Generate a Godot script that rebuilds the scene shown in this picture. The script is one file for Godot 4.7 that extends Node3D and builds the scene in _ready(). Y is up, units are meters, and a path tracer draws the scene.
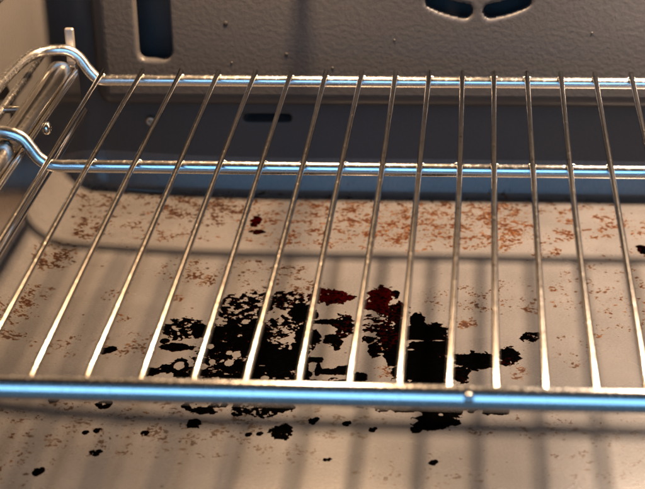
extends Node3D
# An oven seen from its open door: wire rack on telescopic rails over a burnt enamel floor.
# Lengths in the tables are millimetres, height 0 at the rack; v() turns them into metres with the oven floor at 0.

const FLOOR := -107.0
const LEFT := -281.0
const RIGHT := 257.0
const BACK := -88.0
const FRONT := 425.0
const TOP := 244.0
const FILLET := 27.0
const CORNER := 34.0
const PANEL := -60.0
const MIDDLE := -12.0
const WIRES := [-227.2, -204.0, -181.1, -159.1, -137.5, -116.8, -96.6, -75.9, -56.4, -37.1, -18.2, -0.2, 18.5, 37.7, 56.8, 77.1, 96.5, 115.8, 136.0, 157.0, 180.0, 203.0]
const CROSS_Z := 131.4
const FRONT_Z := 360.0
# burnt food: [x, z, half width, half depth, strength, redness] of overlapping lobes; *_BARE are the clean gaps and burst bubbles
const SPILL := [
	[-167.4, 108.6, 13.7, 13.9, 0.3, 0.1], [-168.4, 129.4, 10.7, 5.0, 0.75, 0], [-175.4, 123.2, 2.7, 3.4, 0.7, 0], [-158.5, 109.1, 5.5, 9.3, 0.7, 0], [-176.3, 157.4, 5.2, 5.2, 0.6, 0], [-169.0, 153.6, 6.8, 5.3, 0.6, 0],
	[-163.3, 149.9, 5.8, 9.6, 0.75, 0], [-160.7, 159.3, 4.7, 4.2, 0.7, 0], [-141.5, 112.7, 14.2, 23.0, 0.55, 0.1], [-141.3, 81.6, 12.4, 17.1, 0.28, 0.2], [-141.6, 141.9, 15.9, 23.9, 0.42, 0.05], [-130.5, 116.7, 14.1, 27.4, 0.6, 0.1],
	[-112.5, 140.6, 21.1, 19.6, 0.8, 0], [-125.3, 153.0, 15.7, 11.7, 0.6, 0], [-148.7, 155.3, 13.6, 9.5, 0.4, 0], [-116.1, 104.5, 11.0, 14.0, 0.18, 0.1], [-114.8, 70.5, 11.3, 12.5, 0.3, 0.4], [-131.0, 77.4, 11.3, 16.0, 0.22, 0.2],
	[-105.8, 86.2, 6.7, 15.7, 0.9, 0], [-101.7, 110.9, 4.9, 17.3, 1.25, 0], [-95.3, 115.2, 4.9, 10.3, 1.0, 0], [-102.6, 133.5, 7.4, 15.4, 1.3, 0], [-90.8, 65.8, 14.2, 10.0, 0.5, 1], [-97.7, 58.5, 5.1, 5.1, 0.7, 1],
	[-89.9, 96.3, 10.5, 3.5, 0.8, 0.2], [-97.3, 88.2, 2.2, 6.0, 0.8, 0.2], [-80.7, 100.7, 6.6, 15.2, 0.45, 0.5], [-84.0, 120.4, 6.4, 5.6, 0.65, 0.2], [-94.0, 139.7, 7.4, 3.8, 0.8, 0], [-96.6, 151.7, 5.2, 9.5, 1.0, 0],
	[-89.9, 150.3, 2.1, 7.4, 0.9, 0], [-82.9, 152.1, 8.3, 3.7, 0.8, 0], [-75.3, 149.7, 5.2, 6.4, 0.85, 0], [-67.5, 156.7, 5.2, 5.2, 0.7, 0], [-84.5, 66.8, 7.9, 6.3, 0.65, 1], [-82.6, 123.7, 5.4, 6.7, 0.55, 0],
	[-62.0, 64.6, 8.5, 15.1, 0.7, 1], [-64.6, 77.2, 10.1, 9.8, 0.7, 1], [-54.2, 60.5, 2.8, 5.1, 0.8, 0.3], [-52.0, 82.7, 7.2, 12.1, 0.6, 0.6], [-60.7, 96.3, 9.9, 14.2, 0.25, 0.6], [-49.5, 100.5, 4.4, 14.0, 1.2, 0.3],
	[-53.6, 116.8, 7.5, 15.9, 0.8, 0.6], [-51.7, 132.4, 6.3, 15.4, 1.3, 0.1], [-61.6, 126.2, 4.8, 7.8, 0.55, 0.3], [-66.5, 116.2, 4.3, 5.7, 0.6, 0.3], [-59.9, 136.0, 2.6, 5.5, 0.8, 0], [-47.6, 150.5, 4.7, 8.5, 1.1, 0],
	[-40.5, 93.0, 4.4, 10.7, 1.25, 0], [-38.9, 107.0, 9.7, 15.0, 1.5, 0], [-30.8, 106.7, 7.6, 12.7, 1.35, 0], [-35.1, 137.1, 15.7, 26.1, 2.0, 0], [-27.2, 120.2, 6.4, 15.7, 1.5, 0], [-9.5, 137.0, 13.0, 10.3, 1.4, 0.15],
	[-15.0, 151.2, 5.7, 10.5, 1.3, 0.3], [-2.7, 134.6, 4.7, 8.7, 1.2, 0.1], [-33.5, 170.6, 17.2, 20.3, 1.6, 0], [-42.9, 186.0, 21.9, 5.9, 1.1, 0], [-28.3, 192.1, 11.9, 8.7, 1.2, 0], [-28.9, 202.7, 10.3, 5.7, 1.1, 0],
	[-36.6, 207.8, 3.4, 3.7, 0.9, 0], [-21.7, 199.5, 6.9, 4.8, 0.9, 0], [-18.2, 174.9, 12.1, 8.0, 0.8, 0], [-24.9, 190.0, 10.9, 7.8, 1.2, 0], [-34.7, 149.9, 15.5, 15.9, 1.5, 0], [-118.0, 161.1, 28.5, 8.3, 0.5, 0],
	[-86.6, 114.8, 4.3, 6.8, 0.5, 0.2], [-57.3, 107.8, 5.4, 9.2, 0.5, 0.5], [-110.5, 167.0, 23.1, 9.3, 0.45, 0], [-74.6, 165.4, 15.4, 7.2, 0.4, 0]]
const SPILL_BARE := [
	[-163.3, 149.9, 3.4, 5.3, 1.6], [-134.6, 135.0, 2.7, 4.4, 1.1], [-137.5, 145.0, 2.6, 3.8, 1.1], [-146.6, 144.4, 2.1, 3.2, 1.0], [-139.0, 134.1, 1.9, 2.8, 1.0], [-150.5, 150.1, 2.4, 3.7, 1.1],
	[-150.1, 128.0, 2.1, 3.3, 0.9], [-116.5, 160.0, 2.6, 2.6, 1.4], [-112.3, 128.4, 1.1, 1.3, 1.6], [-106.9, 128.2, 1.1, 1.3, 1.6], [-72.7, 127.8, 8.0, 15.5, 1.2], [-58.9, 144.7, 5.2, 11.8, 2.2],
	[-79.4, 136.9, 7.4, 9.8, 0.9], [-88.4, 106.8, 6.5, 5.8, 0.8], [-87.1, 128.4, 4.3, 8.9, 0.9], [-93.3, 147.3, 2.1, 6.4, 1.3], [-40.2, 116.2, 4.8, 1.2, 2.6], [-27.8, 115.7, 3.7, 1.1, 2.4],
	[-42.4, 126.4, 2.1, 1.3, 2.0], [-67.3, 95.4, 3.3, 3.5, 0.7], [-135.7, 114.7, 1.6, 2.3, 0.9], [-119.7, 147.4, 2.6, 1.1, 1.2], [-161.9, 122.0, 5.4, 3.4, 0.8], [-69.8, 83.5, 7.8, 3.6, 0.8],
	[-36.2, 192.5, 2.5, 2.9, 1.1], [-24.8, 192.9, 1.5, 1.9, 1.8], [-40.1, 193.7, 4.9, 2.4, 0.9], [-8.3, 153.0, 4.1, 5.2, 1.2], [-134.6, 98.2, 3.3, 3.6, 0.6], [-147.8, 98.9, 4.4, 5.9, 0.5]]
const PATCHES := [
	[[9.3, 130.8, 6.3, 10.9, 0.7150000000000001, 0.15], [8.2, 137.3, 5.0, 4.0, 0.385, 0.9]],
	[[-102.3, 212.9, 5.9, 8.1, 0.5225, 0]],
	[[-143.6, 194.8, 6.6, 4.2, 0.55, 0], [-150.8, 191.3, 4.8, 4.9, 0.275, 0], [-138.0, 188.6, 6.1, 3.1, 0.33, 0]],
	[[-107.9, 190.1, 10.2, 5.5, 0.6050000000000001, 0], [-113.2, 196.2, 7.2, 4.2, 0.385, 0], [-121.9, 190.8, 8.4, 6.1, 0.24750000000000003, 0], [-126.2, 196.8, 3.6, 2.4, 0.49500000000000005, 0]],
	[[1.8, 187.8, 8.3, 4.3, 0.6050000000000001, 0], [-10.5, 186.4, 4.2, 3.7, 0.49500000000000005, 0]],
	[[90.4, -3.6, 4.9, 7.9, 0.66, 0.5]],
	[[20.8, 110.2, 5.8, 6.4, 0.385, 0.3], [24.6, 107.7, 2.6, 4.3, 0.44000000000000006, 0.2]],
	[[-146.1, 207.5, 4.2, 4.7, 0.44000000000000006, 0]],
	[[-146.0, -37.3, 3.8, 9.5, 0.55, 0.9], [-143.3, -20.9, 5.2, 3.7, 0.44000000000000006, 0.7]]]
const CRUMBS := [
	[-205.2, 137.7, 5.3, 5.4], [-194.7, 193.3, 4.5, 4.8], [-212.7, 257.5, 3.2, 4.2], [-197.9, 220.6, 1.9, 2.3], [-192.5, 218.1, 2.4, 3.2], [-77.6, 237.1, 2.4, 2.2],
	[-58.0, 208.8, 2.4, 2.8], [-27.4, 237.2, 2.4, 2.6], [-220.5, 192.5, 3.0, 2.4], [-169.1, 218.7, 2.4, 3.2], [-189.3, 238.0, 3.3, 3.5], [-118.1, 216.4, 2.0, 1.9],
	[-112.8, 215.3, 2.0, 1.9], [-87.6, 201.7, 3.0, 3.8], [-71.1, 203.8, 2.5, 2.8]]
const FLECKS := [
	[-247.4, -49.9, 15.4, 27.5, 0.3, 0.1], [-245.6, -11.9, 10.8, 11.4, 0.4, 0.1], [-229.9, -26.6, 21.3, 17.6, 0.25, 0.2], [-193.5, -53.5, 22.0, 21.7, 0.42, 0.15], [-176.8, -49.0, 15.1, 18.5, 0.5, 0.1], [-164.6, -53.1, 12.6, 21.8, 0.45, 0.2],
	[-192.9, -12.4, 24.3, 11.5, 0.2, 0.4], [-132.0, -47.2, 28.3, 27.8, 0.34, 0.75], [-116.4, -17.5, 30.7, 17.6, 0.3, 0.8], [-91.5, -53.2, 28.4, 24.9, 0.38, 0.7], [-61.7, -26.9, 18.4, 20.7, 0.5, 0.85], [-80.7, -33.7, 24.8, 30.0, 0.32, 0.8],
	[-46.7, -34.9, 18.5, 33.0, 0.42, 0.75], [-31.4, -39.9, 13.6, 21.2, 0.42, 0.8], [-9.6, -17.0, 24.2, 14.5, 0.45, 0.75], [5.6, -41.2, 16.0, 36.2, 0.5, 0.8], [17.7, -29.7, 9.7, 14.8, 0.55, 0.9], [-18.0, -51.0, 18.7, 21.5, 0.4, 0.6],
	[32.0, -1.4, 8.3, 11.2, 0.5, 0.7], [46.4, -50.2, 6.2, 12.2, 0.5, 0.8], [41.7, -23.2, 8.4, 8.7, 0.35, 0.8], [73.2, -46.6, 9.8, 15.1, 0.4, 0.8], [59.8, -25.3, 9.6, 7.3, 0.4, 0.8], [81.3, -31.9, 15.1, 14.8, 0.25, 0.8],
	[30.9, -68.3, 37.6, 12.6, 0.2, 0.3], [-154.2, -71.4, 38.5, 8.0, 0.3, 0.1], [-38.5, -69.1, 57.1, 7.9, 0.25, 0.2], [-217.7, -63.0, 31.5, 9.4, 0.3, 0.0], [18.3, -67.8, 12.6, 7.9, 0.35, 0.1], [-257.8, 29.2, 11.5, 18.5, 0.45, 0.2],
	[-264.8, 37.5, 4.5, 7.8, 0.6, 0.1], [-256.7, 75.5, 7.7, 9.7, 0.4, 0.3], [-261.7, 101.3, 10.7, 13.9, 0.42, 0.4], [-168.7, 43.9, 9.3, 11.8, 0.42, 0.3], [-176.0, 35.2, 17.5, 15.9, 0.22, 0.3], [-204.8, 99.4, 5.5, 4.7, 0.4, 0.5],
	[-211.4, 71.9, 7.9, 9.9, 0.15, 0.3], [-140.8, 32.7, 17.6, 13.4, 0.2, 0.2], [-117.3, 31.7, 9.4, 8.0, 0.35, 0.2], [-120.9, 51.7, 23.1, 10.3, 0.22, 0.2], [-258.2, 127.8, 6.3, 6.6, 0.4, 0.3], [-198.6, 130.2, 13.3, 13.3, 0.2, 0.2],
	[-230.4, 134.5, 15.8, 10.9, 0.12, 0.3], [-184.9, 136.5, 6.4, 8.7, 0.25, 0.3], [-178.6, 71.9, 4.5, 5.0, 0.5, 0.8], [-187.4, 117.5, 4.3, 5.7, 0.4, 0.5], [-14.6, 66.4, 22.4, 14.9, 0.2, 0.3], [-13.7, 93.1, 5.5, 7.1, 0.5, 0.6],
	[-11.7, 72.5, 5.6, 6.1, 0.35, 0.3], [-26.6, 99.5, 2.7, 2.3, 0.6, 0.7], [22.6, 76.0, 4.4, 6.1, 0.5, 0.5], [34.5, 50.6, 2.3, 3.8, 0.6, 0.7], [36.6, 68.1, 3.3, 3.7, 0.5, 0.8], [14.8, 147.7, 4.6, 8.4, 0.4, 0.7],
	[9.5, 61.7, 16.8, 17.5, 0.1, 0.2], [57.3, 102.9, 4.3, 4.6, 0.4, 0.6], [44.1, 122.6, 10.5, 17.7, 0.08, 0.3], [-52.3, 150.8, 8.3, 6.3, 0.35, 0.9], [-59.2, 121.6, 5.3, 6.7, 0.3, 0.9], [83.9, 49.9, 16.8, 51.0, 0.08, 0.5],
	[61.4, 50.8, 22.5, 38.2, 0.07, 0.4], [-178.4, 206.3, 59.1, 28.4, 0.11, 0.1], [-189.3, 226.2, 9.6, 7.2, 0.2, 0.1], [-145.7, 222.5, 29.2, 12.8, 0.14, 0.1], [-166.8, 214.7, 4.9, 6.5, 0.35, 0.05], [-100.4, 233.8, 19.1, 8.9, 0.16, 0.05],
	[-73.3, 214.2, 14.6, 4.6, 0.2, 0.05], [-79.3, 200.4, 29.6, 4.8, 0.25, 0.05], [-90.3, 189.3, 5.0, 3.9, 0.4, 0.2], [-33.3, 243.6, 28.0, 12.1, 0.08, 0.1], [4.2, 205.8, 14.5, 5.6, 0.12, 0.1], [33.4, 199.7, 29.1, 9.4, 0.08, 0.1],
	[-222.9, 230.3, 14.3, 35.7, 0.1, 0.2], [-127.8, 210.3, 14.8, 5.6, 0.3, 0.05], [51.4, 221.7, 28.3, 26.9, 0.05, 0.2]]


var origin := Vector3.ZERO
var used := {}
var M := {}

func v(x: float, y: float, z: float) -> Vector3:
	return Vector3(x, y - FLOOR, z) * 0.001 - origin

func dish(x: float) -> float:
	var d := maxf(0.0, absf(x - MIDDLE) - 120.0)
	return 3.0e-4 * d * d

func floor_at(x: float) -> float:
	return FLOOR + dish(x)

# ---------------------------------------------------------------- nodes
func numbered(called: String) -> String:
	var n: int = used.get(called, 0)
	used[called] = n + 1
	return called if n == 0 else "%s_%03d" % [called, n]

func tag(o: Node, label: String, category: String, group := "") -> void:
	o.set_meta("label", label)
	o.set_meta("category", category)
	if group:
		o.set_meta("group", group)

func thing(called: String, label: String, category: String, at: Vector3, group := "") -> Node3D:
	var o := Node3D.new()
	o.name = numbered(called)
	add_child(o)
	origin = Vector3.ZERO
	origin = v(at.x, at.y, at.z)
	o.position = origin
	tag(o, label, category, group)
	return o

func done() -> void:
	origin = Vector3.ZERO

func part(called: String, mesh: Mesh, mat: Material, parent: Node = self) -> MeshInstance3D:
	var o := MeshInstance3D.new()
	o.name = numbered(called) if parent == self else called
	o.mesh = mesh
	o.material_override = mat
	o.cast_shadow = GeometryInstance3D.SHADOW_CASTING_SETTING_ON
	parent.add_child(o, true)
	return o

func structure(called: String, mesh: Mesh, mat: Material) -> MeshInstance3D:
	var o := part(called, mesh, mat)
	o.set_meta("kind", "structure")
	return o

# ---------------------------------------------------------------- shapes
func mesh_of(pos: PackedVector3Array, nor: PackedVector3Array, idx: PackedInt32Array, uv := PackedVector2Array(), col := PackedColorArray()) -> ArrayMesh:
	var a := []
	a.resize(Mesh.ARRAY_MAX)
	a[Mesh.ARRAY_VERTEX] = pos
	a[Mesh.ARRAY_NORMAL] = nor
	a[Mesh.ARRAY_INDEX] = idx
	if uv.size():
		a[Mesh.ARRAY_TEX_UV] = uv
	if col.size():
		a[Mesh.ARRAY_COLOR] = col
	var m := ArrayMesh.new()
	m.add_surface_from_arrays(Mesh.PRIMITIVE_TRIANGLES, a)
	return m

# smooth normals from the faces; every quad is a, b, c, d clockwise seen from its front
func smooth(pos: PackedVector3Array, idx: PackedInt32Array, uv := PackedVector2Array(), col := PackedColorArray(), given := {}) -> ArrayMesh:
	var nor := PackedVector3Array()
	nor.resize(pos.size())
	for i in range(0, idx.size(), 3):
		var a := pos[idx[i]]
		var n := (pos[idx[i + 2]] - a).cross(pos[idx[i + 1]] - a)
		for k in 3:
			nor[idx[i + k]] += n
	for i in nor.size():
		nor[i] = nor[i].normalized() if nor[i].length_squared() > 1e-24 else Vector3.UP
	for i in given:
		nor[i] = given[i]
	return mesh_of(pos, nor, idx, uv, col)

func quad(idx: PackedInt32Array, a: int, b: int, c: int, d: int) -> void:
	idx.append_array(PackedInt32Array([a, b, c, a, c, d]))

# round bar swept along a path given in millimetres; bends are rounded by a spline, ends by a dome
func tube(path: Array, r: float, sides := 14, soften := false, wobble := 0.0) -> ArrayMesh:
	var pts := PackedVector3Array()
	if soften:
		for i in path.size() - 1:
			var p0: Vector3 = path[maxi(i - 1, 0)]
			var p1: Vector3 = path[i]
			var p2: Vector3 = path[i + 1]
			var p3: Vector3 = path[mini(i + 2, path.size() - 1)]
			var n := clampi(int(p1.distance_to(p2) / 2.0), 1, 12)
			for k in n:
				pts.append(p1.cubic_interpolate(p2, p0, p3, float(k) / n))
		pts.append(path[path.size() - 1])
	else:
		for p in path:
			pts.append(p)
	var pos := PackedVector3Array()
	var idx := PackedInt32Array()
	var t := (pts[1] - pts[0]).normalized()
	var side := t.cross(Vector3.UP if absf(t.y) < 0.9 else Vector3.RIGHT).normalized()
	var rings := []      # [centre, tangent, radius]
	var caps := [[-1.0, 0.05], [-0.8, 0.6], [-0.4, 0.92]]
	for c in caps:
		rings.append([pts[0] + t * r * c[0] * 0.6, t, r * c[1]])
	for i in pts.size():
		var a := pts[maxi(i - 1, 0)]
		var b := pts[mini(i + 1, pts.size() - 1)]
		rings.append([pts[i], (b - a).normalized(), r * (1.0 + wobble * sin(i * 1.7))])
	t = (pts[pts.size() - 1] - pts[pts.size() - 2]).normalized()
	for k in 3:
		rings.append([pts[pts.size() - 1] - t * r * caps[2 - k][0] * 0.6, t, r * caps[2 - k][1]])
	for ring in rings:
		var tt: Vector3 = ring[1]
		side = (side - tt * side.dot(tt)).normalized()
		var up := side.cross(tt)
		for k in sides:
			var w := TAU * k / sides
			var p: Vector3 = ring[0] + (side * cos(w) + up * sin(w)) * float(ring[2])
			pos.append(v(p.x, p.y, p.z))
	for i in rings.size() - 1:
		for k in sides:
			var k2 := (k + 1) % sides
			quad(idx, i * sides + k, (i + 1) * sides + k, (i + 1) * sides + k2, i * sides + k2)
	var last := (rings.size() - 1) * sides
	for k in range(1, sides - 1):
		idx.append_array(PackedInt32Array([0, k, k + 1, last, last + k + 1, last + k]))
	return smooth(pos, idx)

# a bar with rounded edges from corner lo to corner hi, in millimetres
func bar(lo: Vector3, hi: Vector3, r: float) -> ArrayMesh:
	var c := (lo + hi) * 0.5
	var half := (hi - lo) * 0.5
	r = minf(r, minf(half.x, minf(half.y, half.z)) * 0.98)
	var n := 4
	var pos := PackedVector3Array()
	var nor := PackedVector3Array()
	var idx := PackedInt32Array()
	# a sphere cut in eight and pulled to the corners
	var rows := n * 2 + 2
	var cols := n * 4 + 4
	for i in rows:
		var th: float = -PI / 2 + PI / 2 * (float(i) / n if i <= n else 1.0 + float(i - n - 1) / n)
		var sy := -1.0 if i <= n else 1.0
		for j in cols:
			var q := j / (n + 1)
			var ph: float = PI / 2 * (q + float(j % (n + 1)) / n)
			var sx := 1.0 if q == 0 or q == 3 else -1.0
			var sz := 1.0 if q < 2 else -1.0
			var d := Vector3(cos(th) * cos(ph), sin(th), cos(th) * sin(ph))
			var p := c + Vector3(sx * (half.x - r), sy * (half.y - r), sz * (half.z - r)) + d * r
			pos.append(v(p.x, p.y, p.z))
			nor.append(d)
	for i in rows - 1:
		for j in cols:
			var j2 := (j + 1) % cols
			quad(idx, i * cols + j, i * cols + j2, (i + 1) * cols + j2, (i + 1) * cols + j)
	for k in range(1, cols - 1):
		var top := (rows - 1) * cols
		idx.append_array(PackedInt32Array([0, k + 1, k, top, top + k, top + k + 1]))
	return mesh_of(pos, nor, idx)

# profile [[radius, height], ...] turned round an axis
func lathe(at: Vector3, axis: Vector3, profile: Array, sides := 24) -> ArrayMesh:
	var pos := PackedVector3Array()
	var idx := PackedInt32Array()
	var a := axis.normalized()
	var s := a.cross(Vector3.UP if absf(a.y) < 0.9 else Vector3.RIGHT).normalized()
	var u := a.cross(s)
	for p in profile:
		for k in sides:
			var w := TAU * k / sides
			var q: Vector3 = at + a * float(p[1]) + (s * cos(w) + u * sin(w)) * float(p[0])
			pos.append(v(q.x, q.y, q.z))
	for i in profile.size() - 1:
		for k in sides:
			var k2 := (k + 1) % sides
			quad(idx, i * sides + k, (i + 1) * sides + k, (i + 1) * sides + k2, i * sides + k2)
	return smooth(pos, idx)

# ---------------------------------------------------------------- materials
func noise_tex(freq: float, as_normal: bool, strength := 4.0, sd := 1, ramp: Gradient = null, size := 512, kind := FastNoiseLite.TYPE_SIMPLEX_SMOOTH, oct := 3) -> NoiseTexture2D:
	var f := FastNoiseLite.new()
	f.seed = sd
	f.noise_type = kind
	f.frequency = freq
	f.fractal_octaves = oct
	var t := NoiseTexture2D.new()
	t.width = size
	t.height = size
	t.seamless = true
	t.noise = f
	t.as_normal_map = as_normal
	t.bump_strength = strength
	if ramp:
		t.color_ramp = ramp
	return t

func ramp_of(stops: Array) -> Gradient:
	var g := Gradient.new()
	var o := PackedFloat32Array()
	var c := PackedColorArray()
	for s in stops:
		o.append(s[0])
		c.append(s[1])
	g.offsets = o
	g.colors = c
	return g

func lin(r: float, g: float, b: float) -> Color:
	return Color(r, g, b).linear_to_srgb()

func make_materials() -> void:
	var enamel := lin(0.073, 0.0685, 0.0665)
	# ribbed grey enamel of the fan cover: an orange-peel surface
	var m := StandardMaterial3D.new()
	m.albedo_color = enamel
	m.albedo_texture = noise_tex(0.05, false, 1.0, 5, ramp_of([[0.0, Color(0.90, 0.90, 0.90)], [0.5, Color(0.97, 0.97, 0.97)], [1.0, Color(1, 1, 1)]]))
	m.albedo_color = lin(0.044, 0.043, 0.046)
	m.roughness = 0.42
	m.metallic_specular = 0.35
	m.normal_enabled = true
	m.normal_texture = noise_tex(0.022, true, 10.0, 7, null, 512, FastNoiseLite.TYPE_SIMPLEX_SMOOTH, 2)
	m.normal_scale = 0.11
	m.uv1_triplanar = true
	m.uv1_world_triplanar = true
	m.uv1_scale = Vector3.ONE * 22.0
	M.peel = m
	# the same enamel, smoother, on the cavity walls
	m = m.duplicate()
	m.albedo_color = lin(0.060, 0.058, 0.059)
	m.metallic_specular = 0.3
	m.normal_scale = 0.06
	m.roughness = 0.275
	M.wall = m
	m = StandardMaterial3D.new()
	m.roughness = 1.0
	m.roughness_texture = noise_tex(0.008, false, 1.0, 41, ramp_of([[0.0, Color(0.25, 0.25, 0.25)], [1.0, Color(0.30, 0.30, 0.30)]]), 1024, FastNoiseLite.TYPE_SIMPLEX_SMOOTH, 5)
	m.metallic_specular = 0.5
	m.albedo_color = Color.WHITE
	m.normal_enabled = true
	m.normal_texture = noise_tex(0.2, true, 4.0, 9, null, 1024, FastNoiseLite.TYPE_SIMPLEX_SMOOTH, 2)
	m.normal_scale = 0.012
	m.uv1_scale = Vector3.ONE
	M.floor = m
	# chromed bars, a little greasy
	m = StandardMaterial3D.new()
	m.albedo_color = lin(0.72, 0.71, 0.69)
	m.metallic = 1.0
	m.roughness = 1.0
	m.roughness_texture = noise_tex(0.03, false, 1.0, 21, ramp_of([[0.0, Color(0.18, 0.18, 0.18)], [0.6, Color(0.24, 0.24, 0.24)], [1.0, Color(0.4, 0.4, 0.4)]]))
	m.uv1_triplanar = true
	m.uv1_world_triplanar = true
	m.uv1_scale = Vector3.ONE * 18.0
	M.chrome = m
	# thin wires: duller, browned by heat and specked with baked-on grease
	m = m.duplicate()
	m.albedo_color = lin(0.36, 0.345, 0.32)
	m.albedo_texture = noise_tex(0.035, false, 1.0, 33, ramp_of([[0.0, Color(0.40, 0.27, 0.15)], [0.16, Color(0.60, 0.46, 0.31)], [0.24, Color(0.95, 0.93, 0.90)], [1.0, Color(1, 1, 1)]]))
	m.roughness_texture = noise_tex(0.05, false, 1.0, 22, ramp_of([[0.0, Color(0.34, 0.34, 0.34)], [0.25, Color(0.16, 0.16, 0.16)], [1.0, Color(0.1, 0.1, 0.1)]]))
	m.uv1_scale = Vector3.ONE * 11.0
	M.wire = m
	m = M.chrome.duplicate()
	m.albedo_color = lin(0.5, 0.47, 0.43)
	m.roughness_texture = noise_tex(0.03, false, 1.0, 24, ramp_of([[0.0, Color(0.12, 0.12, 0.12)], [1.0, Color(0.22, 0.22, 0.22)]]))
	M.rail = m
	m = StandardMaterial3D.new()
	m.albedo_color = lin(0.42, 0.34, 0.26)
	m.metallic = 0.9
	m.roughness = 0.35
	M.screw = m
	m = StandardMaterial3D.new()
	m.albedo_color = lin(0.42, 0.40, 0.38)
	m.metallic = 0.9
	m.roughness = 0.45
	M.tab = m
	# burnt sugar and fat: black, dark red where it is thin
	m = StandardMaterial3D.new()
	m.vertex_color_use_as_albedo = true
	m.roughness = 0.6
	m.metallic_specular = 0.03
	M.burnt = m
	m = StandardMaterial3D.new()
	m.albedo_color = lin(0.010, 0.008, 0.006)
	m.roughness = 0.5
	M.grease = m
	m = StandardMaterial3D.new()
	m.albedo_color = Color(1.0, 0.9, 0.75)
	m.emission_enabled = true
	m.emission = Color(1.0, 0.72, 0.45)
	m.emission_energy_multiplier = 4.0
	M.bulb = m
	m = StandardMaterial3D.new()
	m.albedo_color = Color(0.7, 0.85, 1.0)
	m.emission_enabled = true
	m.emission = Color(0.55, 0.78, 1.0)
	m.emission_energy_multiplier = 0.2
	M.pane = m
	m = StandardMaterial3D.new()
	m.albedo_color = lin(0.7, 0.7, 0.68)
	m.roughness = 0.5
	M.frame = m

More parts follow.
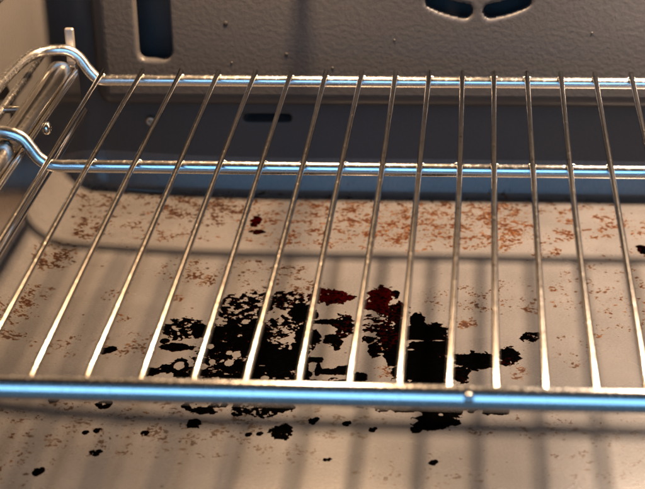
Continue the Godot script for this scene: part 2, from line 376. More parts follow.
# colour of the oven floor: speckled enamel with thin brown splashes baked on
func floor_texture() -> ImageTexture:
	var x0 := LEFT - 4.0
	var z0 := BACK - 4.0
	var w := 1800
	var h := 1716
	var per := 1800.0 / (RIGHT - LEFT + 8.0)
	var grain := FastNoiseLite.new()
	grain.seed = 3
	grain.noise_type = FastNoiseLite.TYPE_SIMPLEX
	grain.frequency = 0.16
	grain.fractal_octaves = 2
	var cloud := FastNoiseLite.new()
	cloud.seed = 4
	cloud.frequency = 0.006
	cloud.fractal_octaves = 4
	var ga := grain.get_image(w, h, false, false, false).get_data()
	var ca := cloud.get_image(w, h, false, false, true).get_data()
	var base := lin(0.073, 0.0685, 0.0665)
	var br := base.r * 255.0
	var bg := base.g * 255.0
	var bb := base.b * 255.0
	var data := PackedByteArray()
	data.resize(w * h * 3)
	var j := 0
	for i in w * h:
		var k := 0.87 + ga[i] * 0.0005 + ca[i] * 0.0006
		data[j] = int(br * k)
		data[j + 1] = int(bg * k)
		data[j + 2] = int(bb * k)
		j += 3
	# splashes
	var lace := FastNoiseLite.new()
	lace.seed = 11
	lace.noise_type = FastNoiseLite.TYPE_SIMPLEX_SMOOTH
	lace.frequency = 0.3
	lace.fractal_octaves = 4
	lace.fractal_gain = 0.65
	var field := PackedFloat32Array()
	field.resize(w * h)
	var tone := PackedFloat32Array()
	tone.resize(w * h)
	for e in FLECKS:
		var ex: float = (e[0] - x0) * per
		var ez: float = (e[1] - z0) * per
		var rx: float = e[2] * per * 1.25
		var rz: float = e[3] * per * 1.25
		for y in range(maxi(0, int(ez - rz)), mini(h, int(ez + rz))):
			for x in range(maxi(0, int(ex - rx)), mini(w, int(ex + rx))):
				var dx: float = (x - ex) / rx
				var dz: float = (y - ez) / rz
				var d := 1.0 - dx * dx - dz * dz
				if d <= 0.0:
					continue
				var s: float = e[4] * minf(1.0, d * 1.8)
				var o := y * w + x
				if s > field[o]:
					field[o] = s
					tone[o] = e[5]
	for y in h:
		for x in w:
			var o := y * w + x
			var s := field[o]
			if s <= 0.0:
				continue
			var n := lace.get_noise_2d(x / per * 1.0, y / per * 1.0)
			var q := s * 0.9 + n * 0.9 + lace.get_noise_2d(x / per * 0.22 + 500.0, y / per * 0.22) * 1.0 - 0.52
			if q <= 0.0:
				continue
			var t := tone[o]
			var a := minf(1.0, q * 9.0) * 0.92
			var depth := clampf(q * 4.5 - 0.25, 0.0, 1.0)
			var cr := lerpf(lerpf(58.0, 80.0, t), lerpf(26.0, 48.0, t), depth)
			var cg := lerpf(lerpf(37.0, 50.0, t), lerpf(13.0, 21.0, t), depth)
			var cb := lerpf(lerpf(20.0, 18.0, t), lerpf(7.0, 5.0, t), depth)
			j = o * 3
			data[j] = int(lerpf(data[j], cr, a))
			data[j + 1] = int(lerpf(data[j + 1], cg, a))
			data[j + 2] = int(lerpf(data[j + 2], cb, a))
	# spattered grains, thickest where the splashes are
	var grains := RandomNumberGenerator.new()
	grains.seed = 5
	for e in FLECKS:
		var count := int(e[2] * e[3] * e[4] * 0.8) + 2
		for g in count:
			var rad := sqrt(grains.randf()) * 1.15
			var ang := grains.randf() * TAU
			var px: float = (e[0] + cos(ang) * rad * e[2] - x0) * per
			var py: float = (e[1] + sin(ang) * rad * e[3] - z0) * per
			var r: float = per * (0.2 + 1.0 * pow(grains.randf(), 5.0)) * (1.0 if e[5] > 0.25 else 1.15)
			var st := grains.randf_range(0.8, 1.9)
			var tw := grains.randf() * PI
			var t: float = clampf(e[5] + grains.randf_range(-0.35, 0.35), 0.0, 1.0)
			var dark := grains.randf()
			var cr := lerpf(lerpf(50.0, 82.0, t), lerpf(20.0, 46.0, t), dark)
			var cg := lerpf(lerpf(34.0, 48.0, t), lerpf(12.0, 22.0, t), dark)
			var cb := lerpf(lerpf(20.0, 18.0, t), lerpf(8.0, 6.0, t), dark)
			var reach := int(r * 2.4) + 2
			for y in range(maxi(0, int(py) - reach), mini(h, int(py) + reach + 1)):
				for x in range(maxi(0, int(px) - reach), mini(w, int(px) + reach + 1)):
					var q := Vector2(x - px, y - py).rotated(tw)
					var d := Vector2(q.x / st, q.y).length() / r + lace.get_noise_2d(x * 1.3, y * 1.3) * 0.9
					if d < 1.0:
						j = (y * w + x) * 3
						var a := minf(1.0, (1.0 - d) * 2.5) * 0.95
						data[j] = int(lerpf(data[j], cr, a))
						data[j + 1] = int(lerpf(data[j + 1], cg, a))
						data[j + 2] = int(lerpf(data[j + 2], cb, a))
	# stray specks
	var rng := RandomNumberGenerator.new()
	rng.seed = 77
	for i in 900:
		var px := rng.randf_range(60, w - 60)
		var py := rng.randf_range(60, h - 60)
		var r := rng.randf_range(0.7, 1.6) if rng.randf() < 0.85 else rng.randf_range(1.6, 3.6)
		var st := rng.randf_range(0.7, 1.6)
		for y in range(int(py - r - 1), int(py + r + 2)):
			for x in range(int(px - r * st - 1), int(px + r * st + 2)):
				var d := Vector2((x - px) / st, y - py).length() / r
				if d < 1.0:
					j = (y * w + x) * 3
					var a := minf(1.0, (1.0 - d) * 2.0) * 0.8
					data[j] = int(lerpf(data[j], 40.0, a))
					data[j + 1] = int(lerpf(data[j + 1], 26.0, a))
					data[j + 2] = int(lerpf(data[j + 2], 18.0, a))
	return ImageTexture.create_from_image(Image.create_from_data(w, h, false, Image.FORMAT_RGB8, data))

func floor_uv(x: float, z: float) -> Vector2:
	return Vector2((x - LEFT + 4.0) / (RIGHT - LEFT + 8.0), (z - BACK + 4.0) / ((RIGHT - LEFT + 8.0) * 1716.0 / 1800.0))

# ---------------------------------------------------------------- the cavity
# outline of the cavity in plan as [point, inward direction]: front left, along the left wall, the back, the right wall to the front
func outline() -> Array:
	var p := []
	for z in [FRONT, 330.0, 240.0, 160.0, 90.0, 30.0]:
		p.append([Vector2(LEFT, z), Vector2(1, 0)])
	for k in 13:
		var d := Vector2(cos(PI / 2 * k / 12.0), sin(PI / 2 * k / 12.0))
		p.append([Vector2(LEFT + CORNER, BACK + CORNER) - d * CORNER, d])
	for x in [-200.0, -180.0, -157.5, -127.5, -105.0, -60.0, 0.0, 60.0, 120.0, 180.0]:
		p.append([Vector2(x, BACK), Vector2(0, 1)])
	for k in 13:
		var d := Vector2(-sin(PI / 2 * k / 12.0), cos(PI / 2 * k / 12.0))
		p.append([Vector2(RIGHT - CORNER, BACK + CORNER) - d * CORNER, d])
	for z in [30.0, 90.0, 160.0, 240.0, 330.0, FRONT]:
		p.append([Vector2(RIGHT, z), Vector2(-1, 0)])
	return p

# rise of the floor into a wall: [distance from the wall, height] from the floor up; a plain cove at the sides, a tighter pressed kick at the back
func rise(at_back: float) -> Array:
	var bends := [[0.0, 62.0, 5.0], [62.0, 72.0, 13.0], [72.0, 90.0, 8.0]]
	var pts := [Vector2.ZERO]
	for b in bends:
		for k in 6:
			var w := deg_to_rad(lerpf(b[0], b[1], (k + 0.5) / 6.0))
			pts.append(pts[pts.size() - 1] + Vector2(cos(w), sin(w)) * float(b[2]) / 6.0)
	var out := []
	var wide: float = pts[pts.size() - 1].x
	var tall: float = pts[pts.size() - 1].y
	for i in pts.size():
		var w := PI / 2 * i / (pts.size() - 1.0)
		var side := Vector2(FILLET * (1.0 - sin(w)), tall * (1.0 - cos(w)))
		out.append(side.lerp(Vector2(wide - pts[i].x, pts[i].y), at_back))
	return out

func build_cavity() -> void:
	# floor: a shallow dish, rising to the walls
	var pos := PackedVector3Array()
	var uv := PackedVector2Array()
	var idx := PackedInt32Array()
	var plan := outline()
	var n := plan.size()
	var rises := []
	for p in plan:
		rises.append(rise(p[1].y * p[1].y))
	var steps: int = rises[0].size()
	var tall: float = rises[0][steps - 1].y
	var ring := []
	for i in steps:
		for k in n:
			var r: Vector2 = rises[k][i]
			var p: Vector2 = plan[k][0] + plan[k][1] * r.x
			if i == 0:
				ring.append(p)
			pos.append(v(p.x, floor_at(p.x) + r.y, p.y))
			uv.append(floor_uv(p.x, p.y))
	for i in steps - 1:
		for k in n - 1:
			quad(idx, i * n + k, i * n + k + 1, (i + 1) * n + k + 1, (i + 1) * n + k)
	# the flat of the floor: rows across from the left cove to the right one
	var first := pos.size()
	var rows := []
	var left := []
	var right := []
	var back_line: float = BACK + rises[n / 2][0].x
	for p in ring:
		if p.x < MIDDLE and p.y > back_line + 0.01:
			left.append(p)
		elif p.x >= MIDDLE and p.y > back_line + 0.01:
			right.push_front(p)
	left.append(Vector2(LEFT + CORNER, back_line))
	right.append(Vector2(RIGHT - CORNER, back_line))
	var cols := 48
	for i in mini(left.size(), right.size()):
		for k in cols + 1:
			var x: float = lerpf(left[i].x, right[i].x, float(k) / cols)
			pos.append(v(x, floor_at(x), left[i].y))
			uv.append(floor_uv(x, left[i].y))
		rows.append(i)
	for i in rows.size() - 1:
		for k in cols:
			var a := first + i * (cols + 1) + k
			quad(idx, a, a + cols + 1, a + cols + 2, a + 1)
	M.floor.albedo_texture = floor_texture()
	structure("oven_floor", flip_up(pos, idx, uv), M.floor)
	# walls: from the cove up to the roof, with a punched slot low in the back
	pos = PackedVector3Array()
	idx = PackedInt32Array()
	var levels := [0.0, -70.0, -50.0, -10.0, 60.0, 140.0, TOP]
	for i in levels.size():
		for q in plan:
			var p: Vector2 = q[0]
			pos.append(v(p.x, floor_at(p.x) + tall if i == 0 else levels[i], p.y))
	for i in levels.size() - 1:
		for k in n - 1:
			var hole: bool = i == 1 and plan[k][0].y < BACK + 0.01 and plan[k + 1][0].y < BACK + 0.01 and plan[k][0].x > -181.0 and plan[k + 1][0].x < -104.0
			if not hole:
				quad(idx, i * n + k, i * n + k + 1, (i + 1) * n + k + 1, (i + 1) * n + k)
	var wall := structure("oven_wall", flip_in(pos, idx), M.wall)
	part("slot_surround", slot_plate(Vector2(-180, -70), Vector2(-105, -50), Vector2(-143.0, -57.5), 15.5, 2.6, BACK), M.wall, wall)
	# a pan-head screw beside it
	var sx := -218.5
	var sy := -59.5
	part("screw", lathe(Vector3(sx, sy, BACK), Vector3(0, 0, 1), [[3.6, -1.0], [3.6, 1.2], [3.3, 2.4], [2.6, 3.2], [1.5, 3.6], [1.3, 2.4], [0.8, 1.6], [0.01, 1.5]]), M.screw, wall)
	# roof of the cavity
	structure("oven_ceiling", bar(Vector3(LEFT - 4, TOP, BACK - 4), Vector3(RIGHT + 4, TOP + 6, FRONT), 1.0), M.wall)

func flip_up(pos: PackedVector3Array, idx: PackedInt32Array, uv: PackedVector2Array) -> ArrayMesh:
	for i in range(0, idx.size(), 3):
		var n := (pos[idx[i + 2]] - pos[idx[i]]).cross(pos[idx[i + 1]] - pos[idx[i]])
		var inward := v(MIDDLE, 60, 150) - pos[idx[i]]
		if n.dot(inward) < 0:
			var t := idx[i + 1]
			idx[i + 1] = idx[i + 2]
			idx[i + 2] = t
	return smooth(pos, idx, uv)

func flip_in(pos: PackedVector3Array, idx: PackedInt32Array) -> ArrayMesh:
	return flip_up(pos, idx, PackedVector2Array())

# rectangle lo..hi in the plane z with a rounded slot punched in and its sides drawn back
func slot_plate(lo: Vector2, hi: Vector2, c: Vector2, half: float, r: float, z: float) -> ArrayMesh:
	var pos := PackedVector3Array()
	var idx := PackedInt32Array()
	var n := 48
	var insets := [[99.0, 0.0], [1.3, 0.0], [0.4, 0.4], [0.0, 1.3], [0.0, 14.0]]
	for e in insets:
		for k in n:
			var w := TAU * (k + 0.5) / n
			var d := Vector2(cos(w), sin(w))
			var p: Vector2
			if e[0] > 50.0:
				var t := INF
				if absf(d.x) > 1e-4:
					t = minf(t, ((hi.x if d.x > 0 else lo.x) - c.x) / d.x)
				if absf(d.y) > 1e-4:
					t = minf(t, ((hi.y if d.y > 0 else lo.y) - c.y) / d.y)
				p = c + d * t
			else:
				var rr: float = r + e[0]
				var core := clampf(d.x * 40.0, -half + r, half - r)
				p = c + Vector2(core, 0) + Vector2(d.x if absf(core) >= half - r - 0.01 else 0.0, d.y).normalized() * rr
			pos.append(v(p.x, p.y, z - e[1]))
	for corner in [[lo.x, lo.y], [hi.x, lo.y], [hi.x, hi.y], [lo.x, hi.y]]:
		# move the nearest border point onto the corner so that the rectangle closes
		var best := 0
		for k in n:
			if pos[k].distance_to(v(corner[0], corner[1], z)) < pos[best].distance_to(v(corner[0], corner[1], z)):
				best = k
		pos[best] = v(corner[0], corner[1], z)
	for i in insets.size() - 1:
		for k in n:
			var k2 := (k + 1) % n
			quad(idx, i * n + k, (i + 1) * n + k, (i + 1) * n + k2, i * n + k2)
	var last := (insets.size() - 1) * n
	for k in range(1, n - 1):
		idx.append_array(PackedInt32Array([last, last + k + 1, last + k]))
	for i in range(0, idx.size(), 3):
		var a := pos[idx[i]]
		if ((pos[idx[i + 2]] - a).cross(pos[idx[i + 1]] - a)).z < -1e-12:
			var t := idx[i + 1]
			idx[i + 1] = idx[i + 2]
			idx[i + 2] = t
	return smooth(pos, idx)

# how far a point of the fan cover lies from its nearest slot (negative inside it)
func slot_distance(x: float, y: float) -> float:
	var best := 99.0
	# tall slots at both ends
	for cx in [-207.5, 183.5]:
		var q := Vector2(absf(x - cx) - 5.2, absf(y - 72.0) - 76.5)
		best = minf(best, Vector2(maxf(q.x, 0), maxf(q.y, 0)).length() + minf(maxf(q.x, q.y), 0.0) - 5.0)
	var p := Vector2(x + 10.0, y - 78.5)
	var d := p.length()
	if d > 10.0 and d < 75.0:
		var w := p.angle()
		for ring in [[57.0, 10, 0.178], [42.0, 7, 0.27]]:
			var step: float = TAU / ring[1]
			var off: float = wrapf(w + PI / 2 - step * 0.5 * (1 if ring[1] == 10 else 0), -step / 2, step / 2)
			var near: float = w - off + clampf(off, -ring[2], ring[2])
			best = minf(best, p.distance_to(Vector2.from_angle(near) * float(ring[0])) - 4.4)
	return best

func build_fan_cover() -> void:
	var x0 := -247.0
	var x1 := 223.0
	var y0 := -41.0
	var y1 := 205.0
	var e := 10.0
	var t := thing("fan_cover", "raised grey orange-peel enamel plate with round and tall slots on the oven's back wall", "fan cover", Vector3(MIDDLE, y0, BACK))
	var pos := PackedVector3Array()
	var idx := PackedInt32Array()
	# rounded rim
	var n := 0
	var levels := [[0.0, BACK + 0.5], [0.0, PANEL - e]]
	for k in range(1, 9):
		var w := PI / 2 * k / 8.0
		levels.append([e * (1.0 - cos(w)), PANEL - e + e * sin(w)])
	for l in levels:
		var a: float = l[0]
		var r := e - a
		n = 0
		for q in 4:
			var c := Vector2(x1 - e if q == 0 or q == 3 else x0 + e, y1 - e if q < 2 else y0 + e)
			for k in 7:
				var w := PI / 2 * (q + k / 6.0)
				pos.append(v(c.x + cos(w) * r, c.y + sin(w) * r, l[1]))
				n += 1
	for i in levels.size() - 1:
		for k in n:
			var k2 := (k + 1) % n
			quad(idx, i * n + k, (i + 1) * n + k, (i + 1) * n + k2, i * n + k2)
	# face with drawn-in slot lips
	var xs := []
	var x := x0 + e
	while x < x1 - e - 0.6:
		xs.append(x)
		x += 1.2
	xs.append(x1 - e)
	var ys := []
	var y := y0 + e
	while y < y1 - e - 0.6:
		ys.append(y)
		y += 1.2 if y < 48.0 else 2.4
	ys.append(y1 - e)
	var first := pos.size()
	var sd := PackedFloat32Array()
	var lip := {}
	for yy in ys:
		for xx in xs:
			var s := slot_distance(xx, yy)
			var dip := 0.0
			var px: float = xx
			var py: float = yy
			if s < 1.8:
				var gx := slot_distance(xx + 0.2, yy) - slot_distance(xx - 0.2, yy)
				var gy := slot_distance(xx, yy + 0.2) - slot_distance(xx, yy - 0.2)
				var g := Vector2(gx, gy).normalized()
				var steep := clampf((1.8 - s) / 1.8, 0.0, 0.97)
				steep = 1.33 * steep / sqrt(1.0 - steep * steep)
				lip[pos.size()] = Vector3(-g.x * steep, -g.y * steep, 1.0).normalized()
				if s < 0.0:
					# draw the points just inside a slot onto its outline, so that the lip is smooth
					px -= g.x * s
					py -= g.y * s
				var u := clampf((1.8 - s) / 1.8, 0.0, 1.0)
				dip = 2.4 * (1.0 - sqrt(maxf(0.0, 1.0 - u * u))) + (3.0 if s < 0.0 else 0.0)
			pos.append(v(px, py, PANEL - dip))
			sd.append(s)
	var c := xs.size()
	for i in ys.size() - 1:
		for k in c - 1:
			var o := i * c + k
			if sd[o] < 0.0 and sd[o + 1] < 0.0 and sd[o + c] < 0.0 and sd[o + c + 1] < 0.0:
				continue
			var a := first + o
			quad(idx, a, a + c, a + c + 1, a + 1)
	for i in range(0, idx.size(), 3):
		var a := pos[idx[i]]
		var nn := (pos[idx[i + 2]] - a).cross(pos[idx[i + 1]] - a)
		var out := a - v(MIDDLE, 80, -150)
		if nn.dot(Vector3(out.x * 0.02, out.y * 0.02, 1.0) if i >= (levels.size() - 1) * n * 6 else Vector3(out.x, out.y, 0.05)) < 0:
			var s := idx[i + 1]
			idx[i + 1] = idx[i + 2]
			idx[i + 2] = s
	part("plate", smooth(pos, idx, PackedVector2Array(), PackedColorArray(), lip), M.peel, t)
	# grease spots on the plate
	for s in [[-162.5, 14.0, 1.7], [-126.0, -5.5, 1.3], [-160.0, -11.0, 0.8], [-98.0, -14.0, 0.9], [-60.0, 4.0, 0.7], [58.0, 9.0, 0.8]]:
		part("grease_spot", lathe(Vector3(s[0], s[1], PANEL - 0.1), Vector3(0, 0, 1), [[s[2], 0.0], [s[2] * 0.8, 0.35], [s[2] * 0.3, 0.5], [0.01, 0.5]], 12), M.grease, t)
	done()

# ---------------------------------------------------------------- rack and rails
func mirror(p: Vector3) -> Vector3:
	return Vector3(2.0 * MIDDLE - p.x, p.y, p.z)

func build_rack() -> void:
	var t := thing("wire_rack", "chromed wire oven shelf with raised side rims above the burnt floor", "oven rack", Vector3(MIDDLE, -4.0, 180.0))
	# rear bar: level in the middle, then up over the rail and round into the side rim, which runs to the front
	var left := [Vector3(-150, -1.4, 0), Vector3(-205, -1.4, 0), Vector3(-220, -1.4, 0), Vector3(-226, -1.4, 0), Vector3(-230.5, -0.2, 0), Vector3(-235, 4.8, 0), Vector3(-240, 12.3, 0), Vector3(-246, 16.6, 0.5), Vector3(-254, 17.6, 2.5), Vector3(-261.5, 17.6, 7.5), Vector3(-266, 17.6, 17), Vector3(-268.5, 17.6, 35), Vector3(-270.0, 17.6, 70), Vector3(-270.0, 17.6, 150), Vector3(-270.0, 17.6, 240), Vector3(-270.0, 17.6, 300), Vector3(-269.0, 16.5, 330), Vector3(-264, 9, 349), Vector3(-250, 2.0, 358.5), Vector3(-236, 0.2, FRONT_Z)]
	var rear := []
	for i in range(left.size() - 1, -1, -1):
		rear.append(left[i])
	rear.append(Vector3(MIDDLE, -1.4, 0))
	for p in left:
		rear.append(mirror(p))
	part("rear_bar", tube(rear, 3.3, 20, true), M.chrome, t)
	var hump := [Vector3(-140, -1.4, CROSS_Z), Vector3(-198, -1.4, CROSS_Z), Vector3(-214, -1.4, CROSS_Z), Vector3(-222, -1.4, CROSS_Z), Vector3(-227.5, -0.6, CROSS_Z), Vector3(-232.5, 2.8, CROSS_Z), Vector3(-236.5, 8.8, CROSS_Z), Vector3(-240.5, 13.8, CROSS_Z), Vector3(-246, 16.3, CROSS_Z), Vector3(-254, 17.3, CROSS_Z), Vector3(-268, 17.6, CROSS_Z)]
	var cross := []
	for i in range(hump.size() - 1, -1, -1):
		cross.append(hump[i])
	cross.append(Vector3(MIDDLE, -1.4, CROSS_Z))
	for p in hump:
		cross.append(mirror(p))
	part("cross_bar", tube(cross, 3.3, 20, true), M.chrome, t)
	var front := part("front_bar", tube([Vector3(-240, 0, FRONT_Z), Vector3(MIDDLE, 0, FRONT_Z), Vector3(mirror(Vector3(-240, 0, 0)).x, 0, FRONT_Z)], 4.7, 28), M.chrome, t)
	part("grease_drop", lathe(Vector3(-10.5, 1.6, FRONT_Z + 2.9), Vector3(0.1, 0.5, 0.85), [[2.2, 0.0], [2.1, 1.0], [1.6, 1.9], [0.8, 2.4], [0.01, 2.5]], 14), M.chrome, front)
	var rng := RandomNumberGenerator.new()
	rng.seed = 12
	for x in WIRES:
		var y := 2.9
		var path := [Vector3(x, y + 0.4, -3.6), Vector3(x, y + 0.1, 0.0)]
		var bend := rng.randf_range(-0.9, 0.9)
		for k in range(1, 24):
			var z := FRONT_Z * k / 24.0
			var sag := 0.0 if z < CROSS_Z else (z - CROSS_Z) / (FRONT_Z - CROSS_Z)
			path.append(Vector3(x + bend * sin(z / FRONT_Z * PI), y - 1.4 * sag, z))
		path.append(Vector3(x, 1.3, FRONT_Z - 3.2))
		var wire := part("wire", tube(path, 1.48, 10, false, 0.02), M.wire, t)
		for z in [0.0, CROSS_Z]:
			var wide := rng.randf_range(2.2, 3.0)
			part("weld", lathe(Vector3(x - wide + rng.randf_range(-0.3, 0.3), 1.5, z - 0.4), Vector3(1, 0, 0), [[0.01, 0.0], [0.8, wide * 0.3], [1.25, wide * 0.75], [1.25, wide * 1.25], [0.8, wide * 1.7], [0.01, wide * 2.0]], 10), M.chrome, wire)
	done()

func build_rail(side: int, label: String) -> void:
	var t := thing("telescopic_rail", label, "oven rail", Vector3(-248.0 if side < 0 else mirror(Vector3(-248, 0, 0)).x, -24, 190), "rails under the wire shelf")
	var f := func(lo: Vector3, hi: Vector3, r: float) -> ArrayMesh:
		if side < 0:
			return bar(lo, hi, r)
		var a := mirror(lo)
		var b := mirror(hi)
		return bar(Vector3(b.x, a.y, a.z), Vector3(a.x, b.y, b.z), r)
	var g := func(a: Vector3, b: Vector3, r: float) -> ArrayMesh:
		return tube([a, b] if side < 0 else [mirror(a), mirror(b)], r, 16)
	part("runner", f.call(Vector3(-257.0, -9, 3), Vector3(-242.4, 13.2, 372), 6.8), M.rail, t)
	part("guide", f.call(Vector3(-242.2, -12, 5), Vector3(-239.6, 7.4, 380), 1.2), M.rail, t)
	var web := part("web", f.call(Vector3(-241.2, -19, 8), Vector3(-239.2, 6, 366), 0.9), M.rail, t)
	part("lower_rod", g.call(Vector3(-239.4, -20.5, 2), Vector3(-239.4, -20.5, 370), 2.6), M.rail, t)
	part("lower_rod", g.call(Vector3(-247.4, -20.5, 2), Vector3(-247.4, -20.5, 370), 2.6), M.rail, t)
	part("stop_pin", f.call(Vector3(-248.4, 6, -7.0), Vector3(-243.0, 28.5, -3.6), 1.2), M.tab, t)
	part("end_plate", f.call(Vector3(-256, -18, -3.5), Vector3(-241.5, 9, 4), 1.0), M.rail, t)
	for z in [86.0, 300.0]:
		var at := Vector3(-239.2, 1.5, z)
		part("rivet", lathe(at if side < 0 else mirror(at), Vector3(-side, 0, 0), [[3.6, -0.5], [3.5, 0.8], [2.6, 1.8], [1.4, 2.3], [1.0, 1.6], [0.01, 1.5]]), M.rail, web)
	part("bracket", g.call(Vector3(-254, 2.4, 60), Vector3(-274, 2.4, 60), 2.2), M.rail, t)
	part("bracket", g.call(Vector3(-254, 2.4, 320), Vector3(-274, 2.4, 320), 2.2), M.rail, t)
	done()

func build_ladder(side: int, label: String) -> void:
	var at := Vector3(-275.5, -84.0, 190)
	var t := thing("shelf_ladder", label, "shelf support", at if side < 0 else mirror(at), "chrome ladders hung on the oven walls")
	var g := func(path: Array, r: float) -> ArrayMesh:
		var p := []
		for q in path:
			p.append(q if side < 0 else mirror(q))
		return tube(p, r, 12, path.size() > 2)
	for z in [150.0, 345.0]:
		part("upright", g.call([Vector3(-275.6, -84, z), Vector3(-275.6, 150, z)], 2.4), M.chrome, t)
	for y in [-62.0, 2.4, 60.0, 118.0]:
		part("rung", g.call([Vector3(-271.0, y, -42), Vector3(-271.0, y, 375)], 2.3), M.chrome, t)
	for y in [60.0, 118.0]:
		part("wall_peg", g.call([Vector3(-271.0, y, -40), Vector3(-281.5, y, -40)], 2.2), M.chrome, t)
	done()

# ---------------------------------------------------------------- burnt food
func crust(lobes: Array, bare: Array, cell: float, sd: int) -> ArrayMesh:
	var lo := Vector2(INF, INF)
	var hi := Vector2(-INF, -INF)
	for e in lobes:
		lo = Vector2(minf(lo.x, e[0] - e[2] * 1.4), minf(lo.y, e[1] - e[3] * 1.4))
		hi = Vector2(maxf(hi.x, e[0] + e[2] * 1.4), maxf(hi.y, e[1] + e[3] * 1.4))
	var w := int((hi.x - lo.x) / cell) + 2
	var h := int((hi.y - lo.y) / cell) + 2
	var field := PackedFloat32Array()
	field.resize(w * h)
	field.fill(-1.0)
	var red := PackedFloat32Array()
	red.resize(w * h)
	var redw := PackedFloat32Array()
	redw.resize(w * h)
	for pass_ in 2:
		for e in (lobes if pass_ == 0 else bare):
			var k := 1.4 if pass_ == 0 else 1.0
			for j in range(maxi(0, int((e[1] - e[3] * k - lo.y) / cell)), mini(h, int((e[1] + e[3] * k - lo.y) / cell) + 1)):
				for i in range(maxi(0, int((e[0] - e[2] * k - lo.x) / cell)), mini(w, int((e[0] + e[2] * k - lo.x) / cell) + 1)):
					var dx: float = (lo.x + i * cell - e[0]) / e[2]
					var dz: float = (lo.y + j * cell - e[1]) / e[3]
					var d := 1.0 - dx * dx - dz * dz
					var o := j * w + i
					if pass_ == 0:
						if d > -1.0:
							var s: float = minf(e[4], d * 1.15 - 0.08)
							field[o] = maxf(field[o], s)
							if d > 0.0:
								red[o] += e[5] * d
								redw[o] += d
					elif d > 0.0:
						field[o] -= e[4] * minf(1.0, d * 1.6)
	var coarse := FastNoiseLite.new()
	coarse.seed = sd
	coarse.noise_type = FastNoiseLite.TYPE_SIMPLEX_SMOOTH
	coarse.frequency = 0.13
	coarse.fractal_octaves = 5
	coarse.fractal_gain = 0.68
	var bubbles := FastNoiseLite.new()
	bubbles.seed = sd + 1
	bubbles.noise_type = FastNoiseLite.TYPE_CELLULAR
	bubbles.cellular_return_type = FastNoiseLite.RETURN_DISTANCE
	bubbles.frequency = 0.28
	bubbles.fractal_type = FastNoiseLite.FRACTAL_NONE
	bubbles.domain_warp_enabled = true
	bubbles.domain_warp_amplitude = 2.0
	bubbles.domain_warp_frequency = 0.2
	for j in h:
		for i in w:
			var o := j * w + i
			if field[o] <= -0.6:
				continue
			var x := lo.x + i * cell
			var z := lo.y + j * cell
			var open := clampf(1.05 - field[o], 0.0, 1.0)
			field[o] += coarse.get_noise_2d(x, z) * 1.0 + coarse.get_noise_2d(x * 3.1 + 40.0, z * 3.1) * 0.4 * minf(1.0, open * 1.6) + (bubbles.get_noise_2d(x, z) + 0.42) * 0.8 * open + 0.0
	# outline by marching squares; the sheet rises from the floor at its edge
	var pos := PackedVector3Array()
	var col := PackedColorArray()
	var idx := PackedInt32Array()
	var known := {}
	var corner := func(i: int, j: int) -> int:
		var key := (j * w + i) * 3
		if not known.has(key):
			var o := j * w + i
			var x := lo.x + i * cell
			var z := lo.y + j * cell
			var f := field[o]
			var thick: float = 0.10 + 0.55 * minf(1.0, f * 1.6) + 0.25 * coarse.get_noise_2d(x * 3.0 + 90.0, z * 3.0)
			known[key] = pos.size()
			pos.append(v(x, floor_at(x) + maxf(0.08, thick), z))
			var r: float = red[o] / maxf(redw[o], 0.3)
			r = clampf(r * 1.2 + coarse.get_noise_2d(x * 1.9 + 300.0, z * 1.9) * 1.5 - 0.5, 0.0, 1.0) * (1.0 if r > 0.02 else 0.25)
			col.append(Color(0.0007 + 0.0085 * r, 0.0005 + 0.0007 * r, 0.0004 + 0.0004 * r))
		return known[key]
	var edge := func(i: int, j: int, across: bool) -> int:
		var key := (j * w + i) * 3 + (1 if across else 2)
		if not known.has(key):
			var a := field[j * w + i]
			var b := field[j * w + i + 1] if across else field[(j + 1) * w + i]
			var u := clampf(a / (a - b), 0.02, 0.98)
			var x := lo.x + (i + (u if across else 0.0)) * cell
			var z := lo.y + (j + (0.0 if across else u)) * cell
			known[key] = pos.size()
			pos.append(v(x, floor_at(x) + 0.02, z))
			var o := j * w + i
			var r: float = red[o] / maxf(redw[o], 0.3)
			col.append(Color(0.016 + 0.006 * r, 0.0065, 0.003))
		return known[key]
	for j in h - 1:
		for i in w - 1:
			var o := j * w + i
			var a := field[o] > 0.0
			var b := field[o + 1] > 0.0
			var c := field[o + w + 1] > 0.0
			var d := field[o + w] > 0.0
			if not (a or b or c or d):
				continue
			var p := PackedInt32Array()
			if a: p.append(corner.call(i, j))
			if a != b: p.append(edge.call(i, j, true))
			if b: p.append(corner.call(i + 1, j))
			if b != c: p.append(edge.call(i + 1, j, false))
			if c: p.append(corner.call(i + 1, j + 1))
			if c != d: p.append(edge.call(i, j + 1, true))
			if d: p.append(corner.call(i, j + 1))
			if d != a: p.append(edge.call(i, j, false))
			for k in range(1, p.size() - 1):
				idx.append_array(PackedInt32Array([p[0], p[k], p[k + 1]]))
	return smooth(pos, idx, PackedVector2Array(), col)

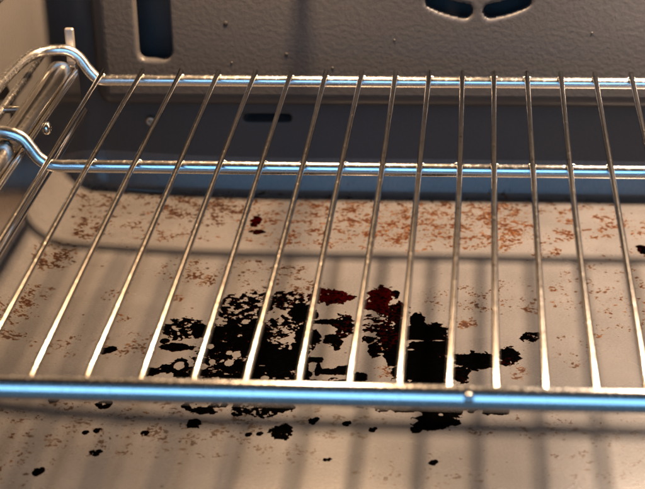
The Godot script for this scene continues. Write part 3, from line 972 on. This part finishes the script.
func build_burnt() -> void:
	var t := part("burnt_spill", crust(SPILL, SPILL_BARE, 0.42, 5), M.burnt)
	tag(t, "large lacy black and dark red crust of burnt food on the oven floor", "burnt spill")
	var labels := ["round black burnt blot just right of the large crust's straight arm", "small burnt ring lying alone in front of the lacy half of the crust", "thin broken smear of burnt food in front of the crust's ring-shaped end", "pointed black smear of burnt food in front of the lacy half of the crust", "flat black sliver of burnt food in front of the crust's straight arm", "dark red burnt drop alone on the clean right half of the floor", "tiny angular burnt flake beyond the round black blot", "tiny burnt speck in front of the thin broken smear", "dark red burnt drop among the brown splashes near the back wall"]
	for i in PATCHES.size():
		var p := part("burnt_patch", crust(PATCHES[i], [], 0.3, 40 + i * 7), M.burnt)
		tag(p, labels[i], "burnt patch", "small burnt patches round the large crust")
	for i in CRUMBS.size():
		var c: Array = CRUMBS[i]
		var o := part("charred_crumb", crust([[c[0], c[1], c[2] * 0.85, c[3] * 0.85, 0.45, 0.0], [c[0] + c[2] * 0.5, c[1] - c[3] * 0.4, c[2] * 0.6, c[3] * 0.6, 0.4, 0.0]], [], 0.3, 200 + i * 3), M.burnt)
		tag(o, "small charred crumb lying loose on the tan oven floor away from the crust", "crumb", "charred crumbs on the oven floor")

# ---------------------------------------------------------------- light
func build_lamp(x: float, energy: float, tilt: float, tint: Color, label: String) -> void:
	var at := Vector3(x, 226.0, -26.0)
	var t := thing("oven_lamp", label, "lamp", Vector3(x, TOP, at.z), "halogen lamps in the oven roof")
	part("socket", lathe(Vector3(x, TOP + 1.0, at.z), Vector3(0, -1, 0), [[14.0, 0.0], [14.0, 2.5], [11.0, 4.0], [6.0, 5.0], [6.0, 9.0], [0.01, 9.0]]), M.frame, t)
	part("bulb", lathe(Vector3(x, TOP - 8.0, at.z), Vector3(0, -1, 0), [[3.0, 0.0], [4.5, 2.0], [4.5, 7.0], [3.0, 8.8], [0.01, 9.2]]), M.bulb, t)
	var l := AreaLight3D.new()
	l.name = "lamp_light"
	l.area_size = Vector2(0.024, 0.024)
	l.area_normalize_energy = true
	l.light_color = tint
	l.light_energy = energy
	l.shadow_enabled = true
	l.area_range = 3.0
	l.area_attenuation = 2.0
	t.add_child(l)
	l.position = v(at.x, at.y, at.z)
	l.rotation_degrees = Vector3(-90, 0, 0)
	l.rotate_z(deg_to_rad(tilt))
	done()

func build_window() -> void:
	# the kitchen window behind the camera that the chrome mirrors
	var at := Vector3(120.0, 1000.0, 2300.0)
	var half := Vector2(1150.0, 820.0)
	var t := thing("kitchen_window", "tall daylit kitchen window facing the open oven", "window", Vector3(at.x, at.y - half.y, at.z))
	part("pane", bar(Vector3(at.x - half.x, at.y - half.y, at.z), Vector3(at.x + half.x, at.y + half.y, at.z + 8), 1.0), M.pane, t)
	for s in [-1.0, 1.0]:
		part("jamb", bar(Vector3(at.x + s * (half.x + 30) - 30, at.y - half.y - 60, at.z - 20), Vector3(at.x + s * (half.x + 30) + 30, at.y + half.y + 60, at.z + 40), 4.0), M.frame, t)
		part("rail", bar(Vector3(at.x - half.x, at.y + s * (half.y + 30) - 30, at.z - 20), Vector3(at.x + half.x, at.y + s * (half.y + 30) + 30, at.z + 40), 4.0), M.frame, t)
	var l := AreaLight3D.new()
	l.name = "window_light"
	l.area_size = half * 0.002
	l.area_normalize_energy = true
	l.light_color = Color(0.52, 0.78, 1.0)
	l.light_energy = 3.3
	l.shadow_enabled = true
	l.area_range = 8.0
	l.area_attenuation = 2.0
	t.add_child(l)
	l.position = v(at.x, at.y, at.z - 30)
	done()

func _ready() -> void:
	# camera
	var cam := Camera3D.new()
	cam.name = "camera"
	add_child(cam)
	cam.transform = Transform3D(Basis(Vector3(0.995721, -0.024518, -0.0891), Vector3(-0.015441, 0.906467, -0.421993), Vector3(0.091112, 0.421564, 0.90221)).orthonormalized(), v(-8.23, 323.91, 917.9))
	cam.near = 0.02
	cam.far = 20.0
	var lens := CameraAttributesPhysical.new()
	lens.frustum_focal_length = 85.0
	lens.frustum_focus_distance = 0.90
	lens.exposure_aperture = 11.0
	lens.frustum_near = 0.02
	lens.frustum_far = 20.0
	cam.attributes = lens
	cam.fov = 16.456
	cam.current = true
	# surroundings: a kitchen in daylight, only mirrored
	var env := Environment.new()
	env.background_mode = Environment.BG_COLOR
	env.background_color = lin(0.06, 0.12, 0.19)
	env.tonemap_mode = Environment.TONE_MAPPER_LINEAR
	env.tonemap_exposure = 1.07
	env.sdfgi_enabled = true
	env.ssao_enabled = true
	env.ssil_enabled = true
	var we := WorldEnvironment.new()
	we.name = "environment"
	we.environment = env
	add_child(we)
	make_materials()
	build_window()
	build_lamp(-103.0, 0.60, -38.0, Color(1.0, 0.825, 0.64), "left halogen lamp in the oven roof")
	build_lamp(128.0, 1.06, 28.0, Color(1.0, 0.87, 0.745), "right halogen lamp in the oven roof")
	# setting
	build_cavity()
	build_fan_cover()
	var probe := thing("temperature_probe", "thin steel temperature probe sticking out of the fan cover", "probe", Vector3(-111.0, 92.0, PANEL))
	part("rod", tube([Vector3(-111.0, 92.0, PANEL - 2), Vector3(-111.0, 92.0, -4.0)], 3.0, 14), M.tab, probe)
	done()
	# objects
	build_ladder(-1, "chromed wire ladder hung on the oven's left wall")
	build_ladder(1, "chromed wire ladder hung on the oven's right wall")
	build_rail(-1, "chromed telescopic rail with stop pin under the rack's left rim")
	build_rail(1, "chromed telescopic rail with stop pin under the rack's right rim")
	build_rack()
	build_burnt()
